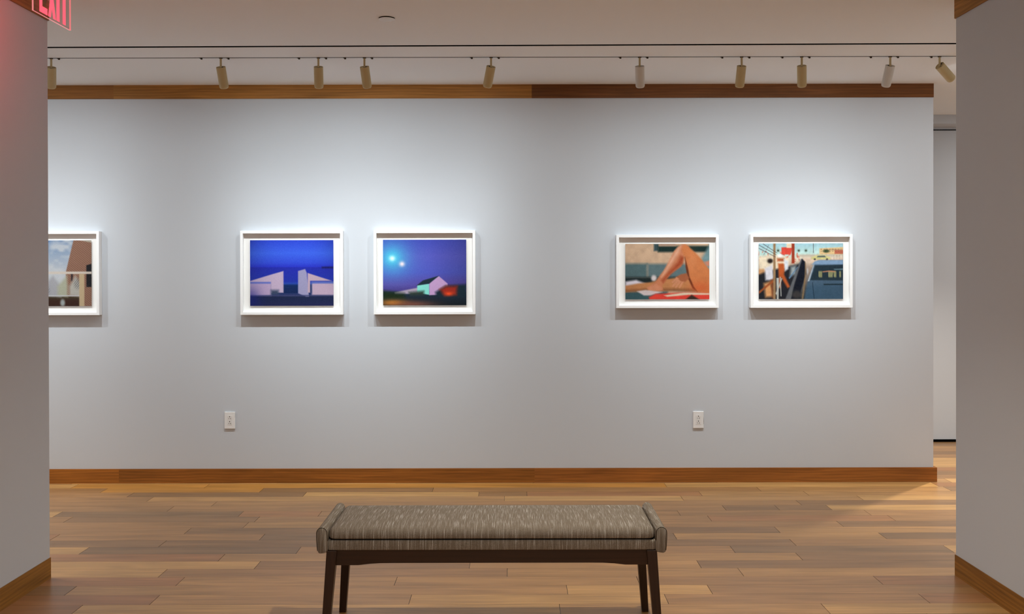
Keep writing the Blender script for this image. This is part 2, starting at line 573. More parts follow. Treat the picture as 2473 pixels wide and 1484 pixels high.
# ------------------------------------------------------------------ track and its spotlights
tk = MB(); slab(lambda x: YT - 0.0095, lambda x: YT + 0.0095, ZC + 0.0006, ZC + 0.09, tk)
o = tk.build('light_track', M['trackmetal'], merge=False)
tag(o, 'thin dark metal lighting track recessed along the ceiling near the picture wall', 'light track')

STEM = 0.058
HL, HR = 0.128, 0.0272


def head_mesh(mat):
    b = MB()
    # closed rim and body with a softly rounded lower edge; z axis points up the barrel, z=0 pivot near the top
    prof = [(HR - 0.010, -HL + 0.010), (HR - 0.0095, -HL), (HR - 0.006, -HL + 0.0012), (HR - 0.003, -HL + 0.004), (HR - 0.001, -HL + 0.008), (HR, -HL + 0.014), (HR, -0.0006), (HR - 0.0008, 0.0), (HR - 0.0025, 0.0), (HR - 0.003, -0.004)]
    lathe(b, prof)
    return b


spots = [  # mount px, head direction (dx, dz<0, dy), finish, energy factor
    (125, (-0.024, -0.112, 0.050), 'cream', 1.0),
    (534, (0.005, -0.112, 0.050), 'cream', 1.0),
    (769.5, (-0.007, -0.112, 0.050), 'cream', 1.0),
    (880.5, (0.009, -0.112, 0.050), 'cream', 1.0),
    (1186, (-0.024, -0.108, 0.050), 'cream', 1.0),
    (1544.5, (0.009, -0.112, 0.046), 'white_enamel', 0.9),
    (1790.5, (-0.001, -0.112, 0.050), 'cream', 0.9),
    (1935.5, (0.016, -0.112, 0.050), 'cream', 0.9),
    (2149, (-0.006, -0.110, 0.054), 'white_enamel', 0.9),
    (2268, (0.098, -0.080, 0.045), 'cream', 0.8)]
labels = ['cream cylindrical track spotlight beside the left hall wall, leftmost on the track',
          'cream track spotlight hanging alone, up left of the blue seaside photograph',
          'upright cream track spotlight, left one of the closely spaced pair over the two blue photographs',
          'slightly tilted cream track spotlight, right one of the closely spaced pair over the blue photographs',
          'cream track spotlight tilted strongly left, last before the change of colour in the crown board',
          'upright white track spotlight, hanging alone up left of the sunbather photograph',
          'cream track spotlight leaning left, between the upright white one and a straight cream one',
          'straight cream track spotlight above the gap between the two right photographs',
          'white track spotlight leaning left, near the right end of the picture wall',
          'cream track spotlight swung far right, by the right hall wall']
head_off = {}
SPOT_E = 46.0


def lamp_nodes(d, energy):
    """a reflector lamp's own beam: bright core and weak spill, by angle from the barrel axis"""
    d.use_nodes = True
    t = d.node_tree
    em = t.nodes['Emission']
    tc = t.nodes.new('ShaderNodeTexCoord')
    sx = t.nodes.new('ShaderNodeSeparateXYZ'); t.links.new(tc.outputs['Normal'], sx.inputs[0])
    ab = t.nodes.new('ShaderNodeMath'); ab.operation = 'ABSOLUTE'; t.links.new(sx.outputs['Z'], ab.inputs[0])
    pw = t.nodes.new('ShaderNodeMath'); pw.operation = 'POWER'; t.links.new(ab.outputs[0], pw.inputs[0]); pw.inputs[1].default_value = 12.0
    p2 = t.nodes.new('ShaderNodeMath'); p2.operation = 'POWER'; t.links.new(ab.outputs[0], p2.inputs[0]); p2.inputs[1].default_value = 1.5
    m2 = t.nodes.new('ShaderNodeMath'); m2.operation = 'MULTIPLY_ADD'; t.links.new(p2.outputs[0], m2.inputs[0])
    m2.inputs[1].default_value = 0.254; t.links.new(pw.outputs[0], m2.inputs[2])
    t.links.new(m2.outputs[0], em.inputs['Strength'])


for (px, dr, fin, ef), lab in zip(spots, labels):
    y = YT
    x = (px + 514 * -0.0 - CX + (142 - HZ) * -ROLL) * y / F
    th = empty('track_spotlight', (x, y, ZC), lab, 'spotlight', 'spotlights on the ceiling track')
    mat = M[fin]
    # adapter with two knobs
    sgn = -1 if px > 2200 else 1
    a = MB(); a.box((-0.118 if sgn > 0 else -0.05, -0.0075, 0.0002), (0.048 if sgn > 0 else 0.118, 0.0075, 0.0015))
    a.build('track_adapter', M['trackmetal'], th, bevel=0.0005)
    for xx in ((-0.114, 0.046) if sgn > 0 else (-0.048, 0.114)):
        c = MB()
        lathe(c, [(0.0052, -0.0095), (0.006, -0.0075), (0.006, -0.0012)], 16)
        c.box((-0.011, -0.004, -0.0035), (0.004, 0.004, -0.0012))
        c.build('adapter_knob', M['clip'], th, loc=(xx, 0, 0))
    c = MB(); lathe(c, [(0.0105, -0.004), (0.0105, -0.0012)], 20)
    c.build('swivel_collar', M['clip'], th)
    c = MB(); c.box((-0.0055, -0.0035, -STEM - 0.006), (0.0055, 0.0035, -0.004))
    c.build('stem', M['cream'], th, bevel=0.001)
    # barrel with a slotted top
    d = Vector((dr[0], dr[2], dr[1])).normalized()
    q = (-d).to_track_quat('Z', 'Y')
    hd = head_mesh(mat).build('lamp_head', [mat], th, smooth=True)
    hd.rotation_mode = 'QUATERNION'; hd.rotation_quaternion = q
    hd.location = (0, 0, -STEM + 0.004)
    md = hd.modifiers.new('edge', 'EDGE_SPLIT'); md.split_angle = math.radians(40)
    c = MB(); c.box((-0.0065, -0.0072, -0.0045), (0.0065, HR * 0.9, -0.0028)); 
    c.build('tilt_slot', M['hole'], hd)
    c = MB(); lathe(c, [(0.0018, -0.004), (0.0018, -0.0024)], 10)
    c.build('screw', M['clip'], hd, loc=(0.013, -0.008, 0))
    c = MB(); lathe(c, [(HR - 0.0105, -HL + 0.0065), (HR - 0.0105, -HL + 0.008)], 30)
    c.build('lens', M['lens'], hd)
    ld = bpy.data.lights.new('lamp_beam', 'SPOT')
    ld.energy = SPOT_E * ef * (0.6 if px > 2200 else 1); ld.color = COOL
    ld.spot_size = math.radians(172); ld.spot_blend = 0.25; ld.shadow_soft_size = 0.012
    lamp_nodes(ld, 1)
    lo = bpy.data.objects.new('lamp_beam', ld); COL.objects.link(lo)
    lo.parent = th
    lo.location = Vector((0, 0, -STEM)) + d * (HL + 0.004)
    lo.rotation_euler = Vector((d.x, d.y * 1.1, d.z)).to_track_quat('-Z', 'Y').to_euler()

# the beam of the next lamp along, hidden behind the left hall wall, that crosses onto the cut-off picture
ld = bpy.data.lights.new('lamp_beam', 'SPOT'); ld.energy = SPOT_E; ld.color = COOL
ld.spot_size = math.radians(172); ld.spot_blend = 0.25; ld.shadow_soft_size = 0.012
lamp_nodes(ld, 1)
lo = bpy.data.objects.new('lamp_beam', ld); COL.objects.link(lo)
lo.location = (-3.45, 5.81, 2.52)
lo.rotation_euler = Vector((0.01, 0.055, -0.112)).to_track_quat('-Z', 'Y').to_euler()

# ------------------------------------------------------------------ prints: painted pixel by pixel on a fine mesh
class Paint:
    def __init__(self, w, h, base):
        self.w, self.h = w, h
        v, u = np.mgrid[0:h, 0:w]
        self.u = u / (w - 1.0); self.v = v / (h - 1.0)
        self.a = np.zeros((h, w, 3)); self.a[:] = base

    def grad(self, m, stops):
        """vertical stops [(v, rgb)] inside mask"""
        vs = [s[0] for s in stops]
        for c in range(3):
            g = np.interp(self.v, vs, [s[1][c] for s in stops])
            self.a[..., c] = self.a[..., c] * (1 - m) + g * m

    def put(self, m, rgb):
        m = m[..., None]
        self.a = self.a * (1 - m) + np.array(rgb, float) * m

    def poly(self, pts, soft=0.006):
        """soft mask of a polygon (any shape, even-odd, with distance softening)"""
        inside = np.zeros(self.u.shape, bool)
        dist = np.full(self.u.shape, 9.0)
        n = len(pts)
        asp = self.h / self.w
        for i in range(n):
            x1, y1 = pts[i]; x2, y2 = pts[(i + 1) % n]
            c = ((y1 > self.v) != (y2 > self.v))
            with np.errstate(divide='ignore', invalid='ignore'):
                xi = (x2 - x1) * (self.v - y1) / ((y2 - y1) if y2 != y1 else 1e-9) + x1
            inside ^= c & (self.u < xi)
            dx, dy = x2 - x1, (y2 - y1) * asp
            t = np.clip(((self.u - x1) * dx + (self.v - y1) * asp * dy) / (dx * dx + dy * dy + 1e-12), 0, 1)
            dd = np.hypot(self.u - x1 - t * dx, (self.v - y1) * asp - t * dy)
            dist = np.minimum(dist, dd)
        s = np.where(inside, dist, -dist)
        return np.clip(0.5 + s / (2 * soft), 0, 1)

    def rect(self, x0, y0, x1, y1, soft=0.006):
        return self.poly([(x0, y0), (x1, y0), (x1, y1), (x0, y1)], soft)

    def blob(self, x, y, rx, ry, hard=2.0):
        r2 = ((self.u - x) / rx) ** 2 + ((self.v - y) / ry) ** 2
        return np.exp(-r2 ** (hard / 2))

    def noise(self, sx, sy, seed=0):
        g = np.random.default_rng(seed)
        G = g.random((sy + 3, sx + 3))
        x = self.u * sx; y = self.v * sy
        xi = x.astype(int); yi = y.astype(int)
        fx = x - xi; fy = y - yi
        fx = fx * fx * (3 - 2 * fx); fy = fy * fy * (3 - 2 * fy)
        return (G[yi, xi] * (1 - fx) * (1 - fy) + G[yi, xi + 1] * fx * (1 - fy) + G[yi + 1, xi] * (1 - fx) * fy + G[yi + 1, xi + 1] * fx * fy)

    def mul(self, f):
        self.a = self.a * f[..., None]


def art_seaside(w, h):
    p = Paint(w, h, (45, 60, 200))
    one = np.ones((h, w))
    p.grad(one, [(0, (45, 70, 205)), (.2, (58, 96, 222)), (.35, (48, 72, 205)), (.41, (38, 50, 190)), (.415, (34, 44, 165)), (.63, (32, 50, 160)),
                 (.66, (38, 70, 165)), (.69, (16, 42, 92)), (.8, (18, 38, 84)), (.82, (44, 56, 106)), (.85, (26, 38, 70)), (1, (34, 38, 80))])
    p.put(p.rect(.86, .405, 1.1, .43, .01) * .8, (24, 24, 70))
    # low pale walls
    p.put(p.rect(-.1, .635, .255, .845, .012), (178, 156, 190)); p.put(p.rect(-.1, .635, .25, .66, .01), (86, 104, 190))
    p.put(p.rect(.74, .64, 1.1, .84, .012), (184, 160, 182)); p.put(p.rect(.735, .635, 1.1, .66, .01), (76, 98, 180))
    # plain pale boards
    p.put(p.poly([(0, .62), (.26, .52), (.40, .47), (.40, .80), (.25, .80), (.25, .635), (0, .635)]), (186, 166, 192))
    p.put(p.poly([(.575, .47), (.66, .44), (.68, .50), (.705, .86), (.67, .86), (.575, .81)]), (150, 146, 182))
    p.put(p.poly([(.69, .50), (.98, .62), (.72, .62), (.72, .8), (.69, .8)]), (186, 160, 176))
    p.put(p.rect(.25, .76, .34, .83, .02), (56, 70, 96))
    p.put(p.blob(.5, .845, .5, .012), (60, 66, 110))
    p.put(p.blob(0, .9, .12, .18) * .6, (20, 28, 120))
    vg = 1 - .22 * ((p.u - .5) ** 2 * 4) ** 1.5 * np.clip(1 - p.v, 0, 1)
    p.mul(vg)
    return p.a


def art_dusk(w, h):
    p = Paint(w, h, (70, 78, 175))
    one = np.ones((h, w))
    p.grad(one, [(0, (62, 70, 168)), (.25, (82, 84, 180)), (.5, (76, 84, 182)), (.68, (84, 72, 156)), (.78, (70, 56, 128)), (.8, (28, 44, 62)), (1, (14, 26, 34))])
    vg = 1 - .2 * np.clip(p.u - .55, 0, 1) * 2 * (p.v < .78)
    p.mul(vg)
    p.put(p.blob(.11, .28, .17, .21, 1.4) * .95, (72, 205, 225)); p.put(p.blob(.11, .285, .035, .04), (225, 250, 252))
    p.put(p.blob(.228, .37, .032, .038), (240, 222, 228))
    # one plain shed beside a low pale wall
    p.put(p.poly([(.14, .80), (.42, .73), (.42, .82), (.14, .83)], .008), (164, 152, 172))
    p.put(p.poly([(.41, .69), (.555, .67), (.555, .84), (.41, .81)]), (128, 212, 200))
    p.put(p.poly([(.555, .66), (.67, .555), (.775, .67), (.775, .75), (.70, .84), (.555, .845)]), (186, 150, 194))
    p.put(p.poly([(.40, .70), (.48, .62), (.67, .55), (.555, .67)]), (26, 44, 54))
    p.put(p.poly([(.31, .80), (.49, .78), (.49, .84), (.33, .85)], .02), (44, 58, 52))
    p.put(p.poly([(.63, .80), (.75, .70), (1, .68), (1, .87), (.64, .87)], .02), (20, 40, 52))
    p.put(p.poly([(.68, .76), (.76, .71), (.89, .71), (.88, .84), (.74, .85)], .025), (150, 42, 30))
    p.put(p.blob(.79, .825, .05, .03), (232, 74, 34))
    p.put(p.poly([(0, .78), (.25, .82), (.26, .9), (0, .92)], .03), (22, 40, 24))
    p.put(p.blob(.12, .96, .16, .05) * .95, (190, 120, 40)); p.put(p.blob(.36, .985, .28, .06) * .8, (128, 76, 64))
    return p.a


def art_beach(w, h):
    p = Paint(w, h, (196, 164, 136))
    n = p.noise(14, 9, 3)
    p.mul(.96 + .08 * n)
    p.put(p.rect(.34, 0, .40, .13, .012), (56, 76, 80)); p.put(p.rect(.39, .04, 1.1, .15, .015), (24, 44, 42))
    p.put(p.rect(.4, -.1, .6, .04, .012), (170, 140, 120))
    p.put(p.poly([(.9, .3), (1, .02), (1.2, .02), (1.2, .5), (.95, .5)], .02), (110, 138, 142))
    p.put(p.rect(-.1, .355, .26, .62, .02), (78, 102, 106)); p.put(p.rect(.265, .36, .8, .62, .02), (90, 110, 114))
    p.put(p.rect(-.1, .60, .9, .75, .02), (26, 38, 40))
    p.put(p.poly([(0, .68), (.13, .65), (.25, .72), (.2, .78), (0, .78)], .015), (206, 198, 208))
    p.put(p.blob(.34, .62, .035, .06, 4), (206, 196, 196))
    p.put(p.rect(-.1, .86, .5, 1.1, .02), (54, 84, 90))
    # broad warm bands: one lying, one bent
    p.put(p.poly([(0, .755), (.15, .715), (.3, .69), (.45, .64), (.6, .615), (.75, .63), (.9, .7), (.9, .86), (.6, .84), (.4, .85), (.15, .85), (0, .87)], .012), (182, 122, 78))
    p.put(p.poly([(0, .83), (.4, .80), (.85, .82), (.85, .87), (.4, .85), (0, .87)], .02) * .6, (96, 58, 36))
    p.put(p.poly([(.35, .70), (.39, .61), (.456, .48), (.52, .31), (.58, .13), (.63, .05), (.68, .012), (.72, .012), (.76, .06), (.75, .15), (.70, .22), (.69, .32), (.665, .41),
                  (.60, .48), (.54, .55), (.48, .66), (.44, .76), (.45, .84), (.40, .85), (.28, .84), (.255, .80), (.30, .75)], .01), (190, 118, 84))
    p.put(p.poly([(.70, .24), (.685, .36), (.60, .47), (.52, .57), (.45, .70), (.43, .66), (.52, .50), (.62, .34), (.66, .22)], .02) * .8, (150, 62, 34))
    p.put(p.poly([(.62, .07), (.66, .04), (.64, .16), (.56, .34), (.49, .50), (.43, .60), (.47, .48), (.54, .28)], .02) * .55, (236, 196, 172))
    p.put(p.poly([(.70, .015), (.75, .045), (.84, .17), (.92, .30), (1.0, .46), (1.1, .5), (1.1, .9), (.935, .89), (.85, .865), (.80, .77), (.75, .60), (.73, .43), (.70, .22), (.67, .1)], .012), (194, 116, 70))
    p.put(p.poly([(.71, .24), (.745, .43), (.765, .60), (.815, .77), (.86, .865), (.80, .80), (.74, .60), (.72, .43)], .008), (96, 44, 26))
    p.put(p.blob(.80, .30, .05, .16, 2) * .35, (214, 140, 96))
    p.put(p.poly([(.94, .33), (1.1, .26), (1.1, .42), (.97, .40)], .012), (196, 130, 106))
    # a hand resting on the lying leg
    p.put(p.poly([(.60, .60), (.66, .55), (.73, .53), (.76, .62), (.72, .68), (.66, .72), (.60, .68)], .01), (158, 92, 62))
    for q in ([(.61, .60), (.55, .69), (.565, .71), (.64, .63)], [(.62, .63), (.555, .76), (.57, .78), (.65, .66)],
              [(.64, .66), (.59, .79), (.605, .80), (.67, .68)], [(.67, .68), (.635, .79), (.65, .80), (.70, .68)]):
        p.put(p.poly(q, .006), (196, 132, 98))
    p.put(p.blob(.9, .8, .14, .12) * .5, (206, 84, 44))
    p.put(p.poly([(.26, .79), (.36, .72), (.44, .80), (.42, .86), (.30, .86)], .015) * .6, (206, 140, 108))
    p.put(p.poly([(.14, .855), (.24, .83), (.44, .87), (.3, .93), (.22, .93)], .01), (206, 190, 190))
    p.put(p.poly([(.28, .96), (.36, .9), (.7, .88), (1.1, .9), (1.1, 1.1), (.3, 1.1)], .012), (214, 66, 54))
    p.put(p.poly([(.46, .93), (.7, .88), (1.1, .9), (1.1, .92), (.75, .92), (.5, .955)], .008), (216, 196, 170))
    p.put(p.poly([(.7, 1.02), (.79, .92), (.9, 1.02)], .01), (54, 40, 34))
    p.mul(.97 + .06 * p.noise(24, 16, 12))
    return p.a


def art_harbour(w, h):
    p = Paint(w, h, (160, 196, 196))
    one = np.ones((h, w))
    p.grad(one, [(0, (150, 188, 200)), (.2, (186, 214, 206)), (.27, (214, 206, 186)), (.33, (196, 176, 156)), (.45, (150, 130, 116)), (1, (40, 46, 50))])
    nz = p.noise(46, 20, 5)
    m = ((p.v > .14) & (p.v < .36) & (p.u < .5)).astype(float) * .75
    for thr, rgb in ((.62, (196, 66, 46)), (.72, (238, 226, 206)), (.82, (60, 46, 40))):
        p.put(m * np.clip((nz - thr) * 14, 0, 1), rgb)
    p.put(p.poly([(.27, .07), (.40, .07), (.38, .2), (.27, .2)]), (206, 70, 56)); p.put(p.rect(.33, 0, .40, .08), (222, 204, 176))
    p.put(p.rect(.39, 0, .425, .36), (148, 56, 36))
    p.put(p.poly([(.72, .09), (.98, .07), (1.1, .07), (1.1, .2), (.72, .2)]), (214, 182, 132)); p.put(p.rect(.78, .1, 1.0, .13) * .5, (150, 120, 90))
    p.put(p.blob(.80, .14, .04, .03, 4), (44, 66, 40)); p.put(p.rect(.9, .12, 1.1, .19), (176, 96, 74))
    for x in (.23, .475, .56): p.put(p.blob(x, .13, .014, .022), (54, 66, 52))
    p.put(p.rect(.645, 0, .652, .17, .003), (80, 76, 76))
    p.put(p.rect(.45, .21, 1.1, .23, .02) * .7, (176, 120, 96))
    p.put(p.rect(.52, .25, 1.1, .33, .02), (206, 180, 160))
    p.put(p.poly([(.62, .25), (.70, .21), (.78, .21), (.85, .25), (.85, .29), (.63, .29)], .01), (196, 190, 128))
    # left: warm, cream and dark patches
    p.put(p.poly([(0, .24), (.16, .2), (.36, .26), (.36, .5), (0, .5)], .02), (222, 206, 180))
    p.put(p.rect(-.1, .46, .12, .57, .015), (190, 140, 96))
    p.put(p.poly([(0, .56), (.1, .5), (.5, .36), (.52, .3), (.44, .6), (.3, 1.1), (-.1, 1.1), (-.1, .56)], .015), (30, 32, 38))
    p.put(p.poly([(.07, .45), (.16, .38), (.18, .66), (.08, .66)], .015), (206, 204, 212))
    p.put(p.blob(.135, .315, .035, .045, 4), (30, 24, 24))
    p.put(p.poly([(.06, .72), (.14, .68), (.18, .95), (.08, .97)], .02), (206, 148, 96))
    p.put(p.poly([(.14, .66), (.19, .62), (.2, .95), (.16, 1.0)], .015), (118, 66, 40))
    p.put(p.poly([(0, .86), (.18, .64), (.19, .67), (0, .91)], .008), (150, 78, 42))
    p.put(p.blob(.255, .22, .035, .03, 4), (236, 234, 232)); p.put(p.rect(.22, .27, .30, .32, .015), (160, 76, 42))
    p.put(p.poly([(.23, .36), (.32, .36), (.3, .56), (.37, .78), (.34, .8), (.27, .62), (.26, .8), (.24, .8)], .012), (176, 84, 40))
    p.put(p.poly([(.3, .28), (.35, .32), (.35, .46), (.31, .5), (.3, .36)], .012), (206, 210, 216))
    p.put(p.rect(.172, 0, .2, 1.1, .006), (146, 116, 84))
    p.put(p.poly([(.38, .42), (.44, .4), (.44, .55), (.37, .6)], .02), (140, 150, 152))
    # quay edge, shade and blue panel
    p.put(p.poly([(.50, .28), (.52, .28), (.42, .75), (.37, 1.1), (.29, 1.1)], .008), (92, 94, 98))
    p.put(p.poly([(.515, .28), (.55, .33), (.56, .55), (.5, .85), (.49, 1.1), (.37, 1.1), (.42, .75)], .008), (14, 20, 32))
    p.put(p.blob(.45, .92, .06, .08, 4) * .5, (96, 84, 72))
    p.put(p.poly([(.55, .33), (.56, .36), (.555, .7), (.52, 1.1), (.50, 1.1), (.545, .6)], .006), (128, 104, 76))
    p.put(p.poly([(.58, .68), (.66, .34), (.72, .305), (1.1, .305), (1.1, 1.1), (.53, 1.1)], .01), (66, 88, 108))
    p.put(p.poly([(.63, .38), (.67, .32), (.72, .305), (1.1, .30), (1.1, .38)], .01), (122, 150, 180))
    p.put(p.poly([(.61, .66), (.67, .40), (1.1, .38), (1.1, .67)], .008), (30, 46, 56))
    p.put(p.poly([(.58, .68), (.65, .38), (.66, .38), (.60, .68)], .006), (166, 176, 184))
    st = (p.noise(60, 2, 8) > .62) * p.rect(.69, .5, 1.0, .61, .01)
    p.put(st * .7, (170, 166, 110))
    # rigging, rails and far windows
    for q in ([(0, .02), (.21, .2)], [(0, .08), (.2, .24)], [(.05, 0), (.22, .17)], [(.06, .2), (.12, .02)]):
        (xa, ya), (xb, yb) = q
        p.put(p.poly([(xa, ya), (xb, yb), (xb, yb + .01), (xa, ya + .012)], .003) * .8, (70, 60, 70))
    for q in ([(.2, .9), (.27, .62), (.28, .63), (.21, .93)], [(.21, .62), (.24, .62), (.235, 1.1), (.215, 1.1)], [(.25, .6), (.26, .6), (.27, .95), (.26, .95)]):
        p.put(p.poly(q, .004), (176, 176, 170))
    p.put(p.poly([(.355, .62), (.46, .42), (.465, .43), (.365, .64)], .004), (90, 120, 150))
    for i in range(7):
        p.put(p.rect(.735 + i * .034, .10, .75 + i * .034, .115, .003) * .6, (110, 84, 60))
        p.put(p.rect(.735 + i * .034, .135, .75 + i * .034, .15, .003) * .5, (110, 84, 60))
    for i in range(5):
        p.put(p.rect(.87 + i * .035, .21, .876 + i * .035, .29, .003) * .8, (226, 216, 200))
    p.put(p.poly([(.70, .225), (.78, .22), (.80, .25), (.69, .25)], .005), (84, 96, 96))
    for x in (.665, .81): p.put(p.blob(x, .285, .014, .018, 4), (70, 66, 60))
    p.put(p.blob(.58, .5, .01, .06, 3) * .7, (190, 196, 200)); p.put(p.poly([(.755, .505), (.83, .49), (.91, .50), (.90, .515), (.83, .51), (.76, .52)], .006), (190, 130, 96))
    p.put(p.poly([(.89, .46), (1.1, .45), (1.1, .475), (.9, .475)], .006) * .8, (120, 150, 160))
    p.put(p.poly([(.635, .70), (.64, .70), (.668, 1.1), (.66, 1.1)], .003), (18, 30, 44))
    p.put(p.rect(.77, .725, 1.1, .75, .004), (30, 44, 52))
    p.mul(.95 + .10 * p.noise(40, 26, 9))
    g = p.poly([(.55, .75), (1.1, .70), (1.1, 1.1), (.53, 1.1)], .03)
    p.put(g * .3 * np.clip(p.v, 0, 1), (20, 56, 80))
    return p.a


def art_porch(w, h):
    p = Paint(w, h, (180, 196, 220))
    n = p.noise(7, 9, 21) * .6 + p.noise(17, 20, 22) * .4
    one = np.ones((h, w))
    p.grad(one, [(0, (120, 152, 196)), (.2, (170, 190, 216)), (.5, (220, 224, 232)), (1, (226, 226, 230))])
    p.put(np.clip((n - .42) * 3, 0, 1) * .8, (232, 234, 238))
    c = lambda x: .53 + x * .47
    hs = p.poly([(.79, 0), (1.1, 0), (1.1, 1.1), (.70, 1.1), (.70, .48)], .006)
    stripes = .5 + .5 * np.sin((p.v * 1.0 - (p.u - .8) * 1.1) * 190)
    p.put(hs, (176, 134, 112)); p.put(hs * stripes * .55, (120, 74, 58))
    p.put(p.poly([(.86, 0), (1.1, 0), (1.1, .06)], .006), (206, 196, 178))
    p.put(p.poly([(.94, .38), (1.1, .32), (1.1, .71), (.94, .71)], .006), (26, 24, 30))
    p.put(p.rect(.76, .5, .78, .62), (50, 40, 46))
    p.put(p.rect(-.1, .85, .9, 1.1, .01), (70, 56, 36))
    p.put(p.rect(.4, .9, .86, 1.1, .02), (64, 34, 24))
    for (x0, x1, x2), rgb in (((.42, .56, .64), (190, 190, 196)), ((.60, .72, .72), (198, 200, 176)), ((.74, .82, .9), (206, 202, 192))):
        p.put(p.poly([(x1 - .01, .54), (x2, .7), (x2, .86), (x0, .84), (x0, .7)], .02), rgb)
    for (x, y) in ((.46, .76), (.84, .66)):
        m = p.blob(x, y, .05, .08, 4)
        p.put(m * (np.sin((p.u + p.v * .6) * 260) > .1) * .8, (96, 98, 108))
    p.put(p.blob(.66, .95, .03, .06, 4), (180, 190, 190))
    p.put(p.rect(-.1, .475, 1.1, .512, .006), (240, 226, 212))
    p.put(p.rect(.855, .51, .915, 1.1, .006), (222, 196, 156))
    p.put(p.rect(-.1, .835, .855, .85, .004), (222, 222, 226))
    p.mul(.8 * one)
    return p.a


def print_mesh(name, w, h, art, parent, y):
    """w, h in metres; one vertex per printed dot"""
    nx = max(60, int(w * 356 * 1.15)); ny = max(60, int(h * 356 * 1.15))
    a = np.clip(art(nx, ny), 0, 255) / 255.0
    g = np.random.default_rng(3).normal(0, 0.012, a.shape[:2])[..., None]
    a = np.clip(a + g, 0, 1)
    a = np.where(a <= 0.04045, a / 12.92, ((a + 0.055) / 1.055) ** 2.4)
    a = np.clip(a, 0, 1) * 0.95
    V = []; t = 0.0012
    for j in range(ny):
        for i in range(nx):
            V.append((-w / 2 + w * i / (nx - 1), y, h / 2 - h * j / (ny - 1)))
    Fc = []
    for j in range(ny - 1):
        for i in range(nx - 1):
            k = j * nx + i
            Fc.append((k, k + nx, k + nx + 1, k + 1))
    b = len(V)
    V += [(-w / 2, y + t, h / 2), (w / 2, y + t, h / 2), (w / 2, y + t, -h / 2), (-w / 2, y + t, -h / 2)]
    c0, c1, c2, c3 = 0, nx - 1, ny * nx - 1, (ny - 1) * nx
    Fc += [(b, b + 1, b + 2, b + 3), (c0, c1, b + 1, b), (c1, c2, b + 2, b + 1), (c2, c3, b + 3, b + 2), (c3, c0, b, b + 3)]
    me = bpy.data.meshes.new(name); me.from_pydata(V, [], Fc)
    ca = me.color_attributes.new('ink', 'FLOAT_COLOR', 'POINT')
    cols = np.ones((len(V), 4)); cols[:nx * ny, :3] = a.reshape(-1, 3); cols[nx * ny:, :3] = .8
    ca.data.foreach_set('color', cols.ravel())
    me.materials.append(M['print'])
    o = bpy.data.objects.new(name, me); COL.objects.link(o); o.parent = parent
    return o


FD = 0.046       # frame depth


def picture(x0, x1, y0, y1, pr, art, label):
    """front face and print in pixels of the photograph"""
    d = YW - FD
    a = W(x0, y0, d); b = W(x1, y1, d)
    cx, cz = (a.x + b.x) / 2, (a.z + b.z) / 2
    # the roll is already taken out at the picture's own middle
    px, py = (x0 + x1) / 2, (y0 + y1) / 2
    c = W(px, py, d)
    w = (x1 - x0) * d / F; h = (y1 - y0) * d / F
    root = empty('framed_picture', (c.x, YW, c.z), label, 'picture', 'framed photographs on the picture wall')
    fw = 0.0185
    b_ = MB()
    X, Z = w / 2, h / 2
    out = [(-X, Z), (X, Z), (X, -Z), (-X, -Z)]
    inn = [(-X + fw, Z - fw), (X - fw, Z - fw), (X - fw, -Z + fw), (-X + fw, -Z + fw)]
    for i in range(4):
        j = (i + 1) % 4
        o0, o1, i0, i1 = out[i], out[j], inn[i], inn[j]
        f0, bk = -FD, -0.001
        P = lambda q, y: (q[0], y, q[1])
        b_.face([P(o0, f0), P(o1, f0), P(i1, f0), P(i0, f0)])
        b_.face([P(o0, bk), P(i0, bk), P(i1, bk), P(o1, bk)])
        b_.face([P(o0, f0), P(o0, bk), P(o1, bk), P(o1, f0)])
        b_.face([P(i0, f0), P(i1, f0), P(i1, bk), P(i0, bk)])
    b_.build('frame_moulding', M['frame'], root, bevel=0.0012)
    m = MB(); rec = 0.030
    m.box((-X + fw * .95, -FD + rec, -Z + fw * .95), (X - fw * .95, -0.004, Z - fw * .95))
    m.build('mat_board', M['mat'], root)
    pw = (pr[1] - pr[0]) * (d + .021) / F; ph = (pr[3] - pr[2]) * (d + .021) / F
    pc = W((pr[0] + pr[1]) / 2, (pr[2] + pr[3]) / 2, d + .021)
    p = print_mesh('photographic_print', pw, ph, art, root, -FD + rec - 0.0088)
    p.location = (pc.x - c.x, 0, pc.z - c.z)
    m = MB(); m.box((-pw / 2 + .02, -FD + rec - 0.0076, -ph / 2 + .02), (pw / 2 - .02, -FD + rec, ph / 2 - .02))
    q = m.build('mount_spacer', M['mat'], root); q.location = p.location
    return root


picture(-10, 239.3, 559, 762, (15, 221, 581, 740), art_porch, 'framed photograph cut off by the left hall wall, brown clapboard and cloudy sky')
picture(580, 828, 557.6, 761, (604, 805.4, 580.4, 739.2), art_seaside, 'white framed photograph of deep blue sea and sky with pale low walls')
picture(902.3, 1148, 556.8, 760, (925, 1126.2, 579.2, 738), art_dusk, 'white framed photograph of violet dusk sky with turquoise glow and pale sheds')
picture(1488.6, 1736, 567.3, 744.6, (1510.2, 1713, 589.2, 723.4), art_beach, 'white framed photograph of tanned legs, grey cushions and red towel')
picture(1812.8, 2059.5, 566, 744, (1832.4, 2036, 588.2, 722.8), art_harbour, 'white framed photograph of a blue car beside a harbour quay, rightmost picture')


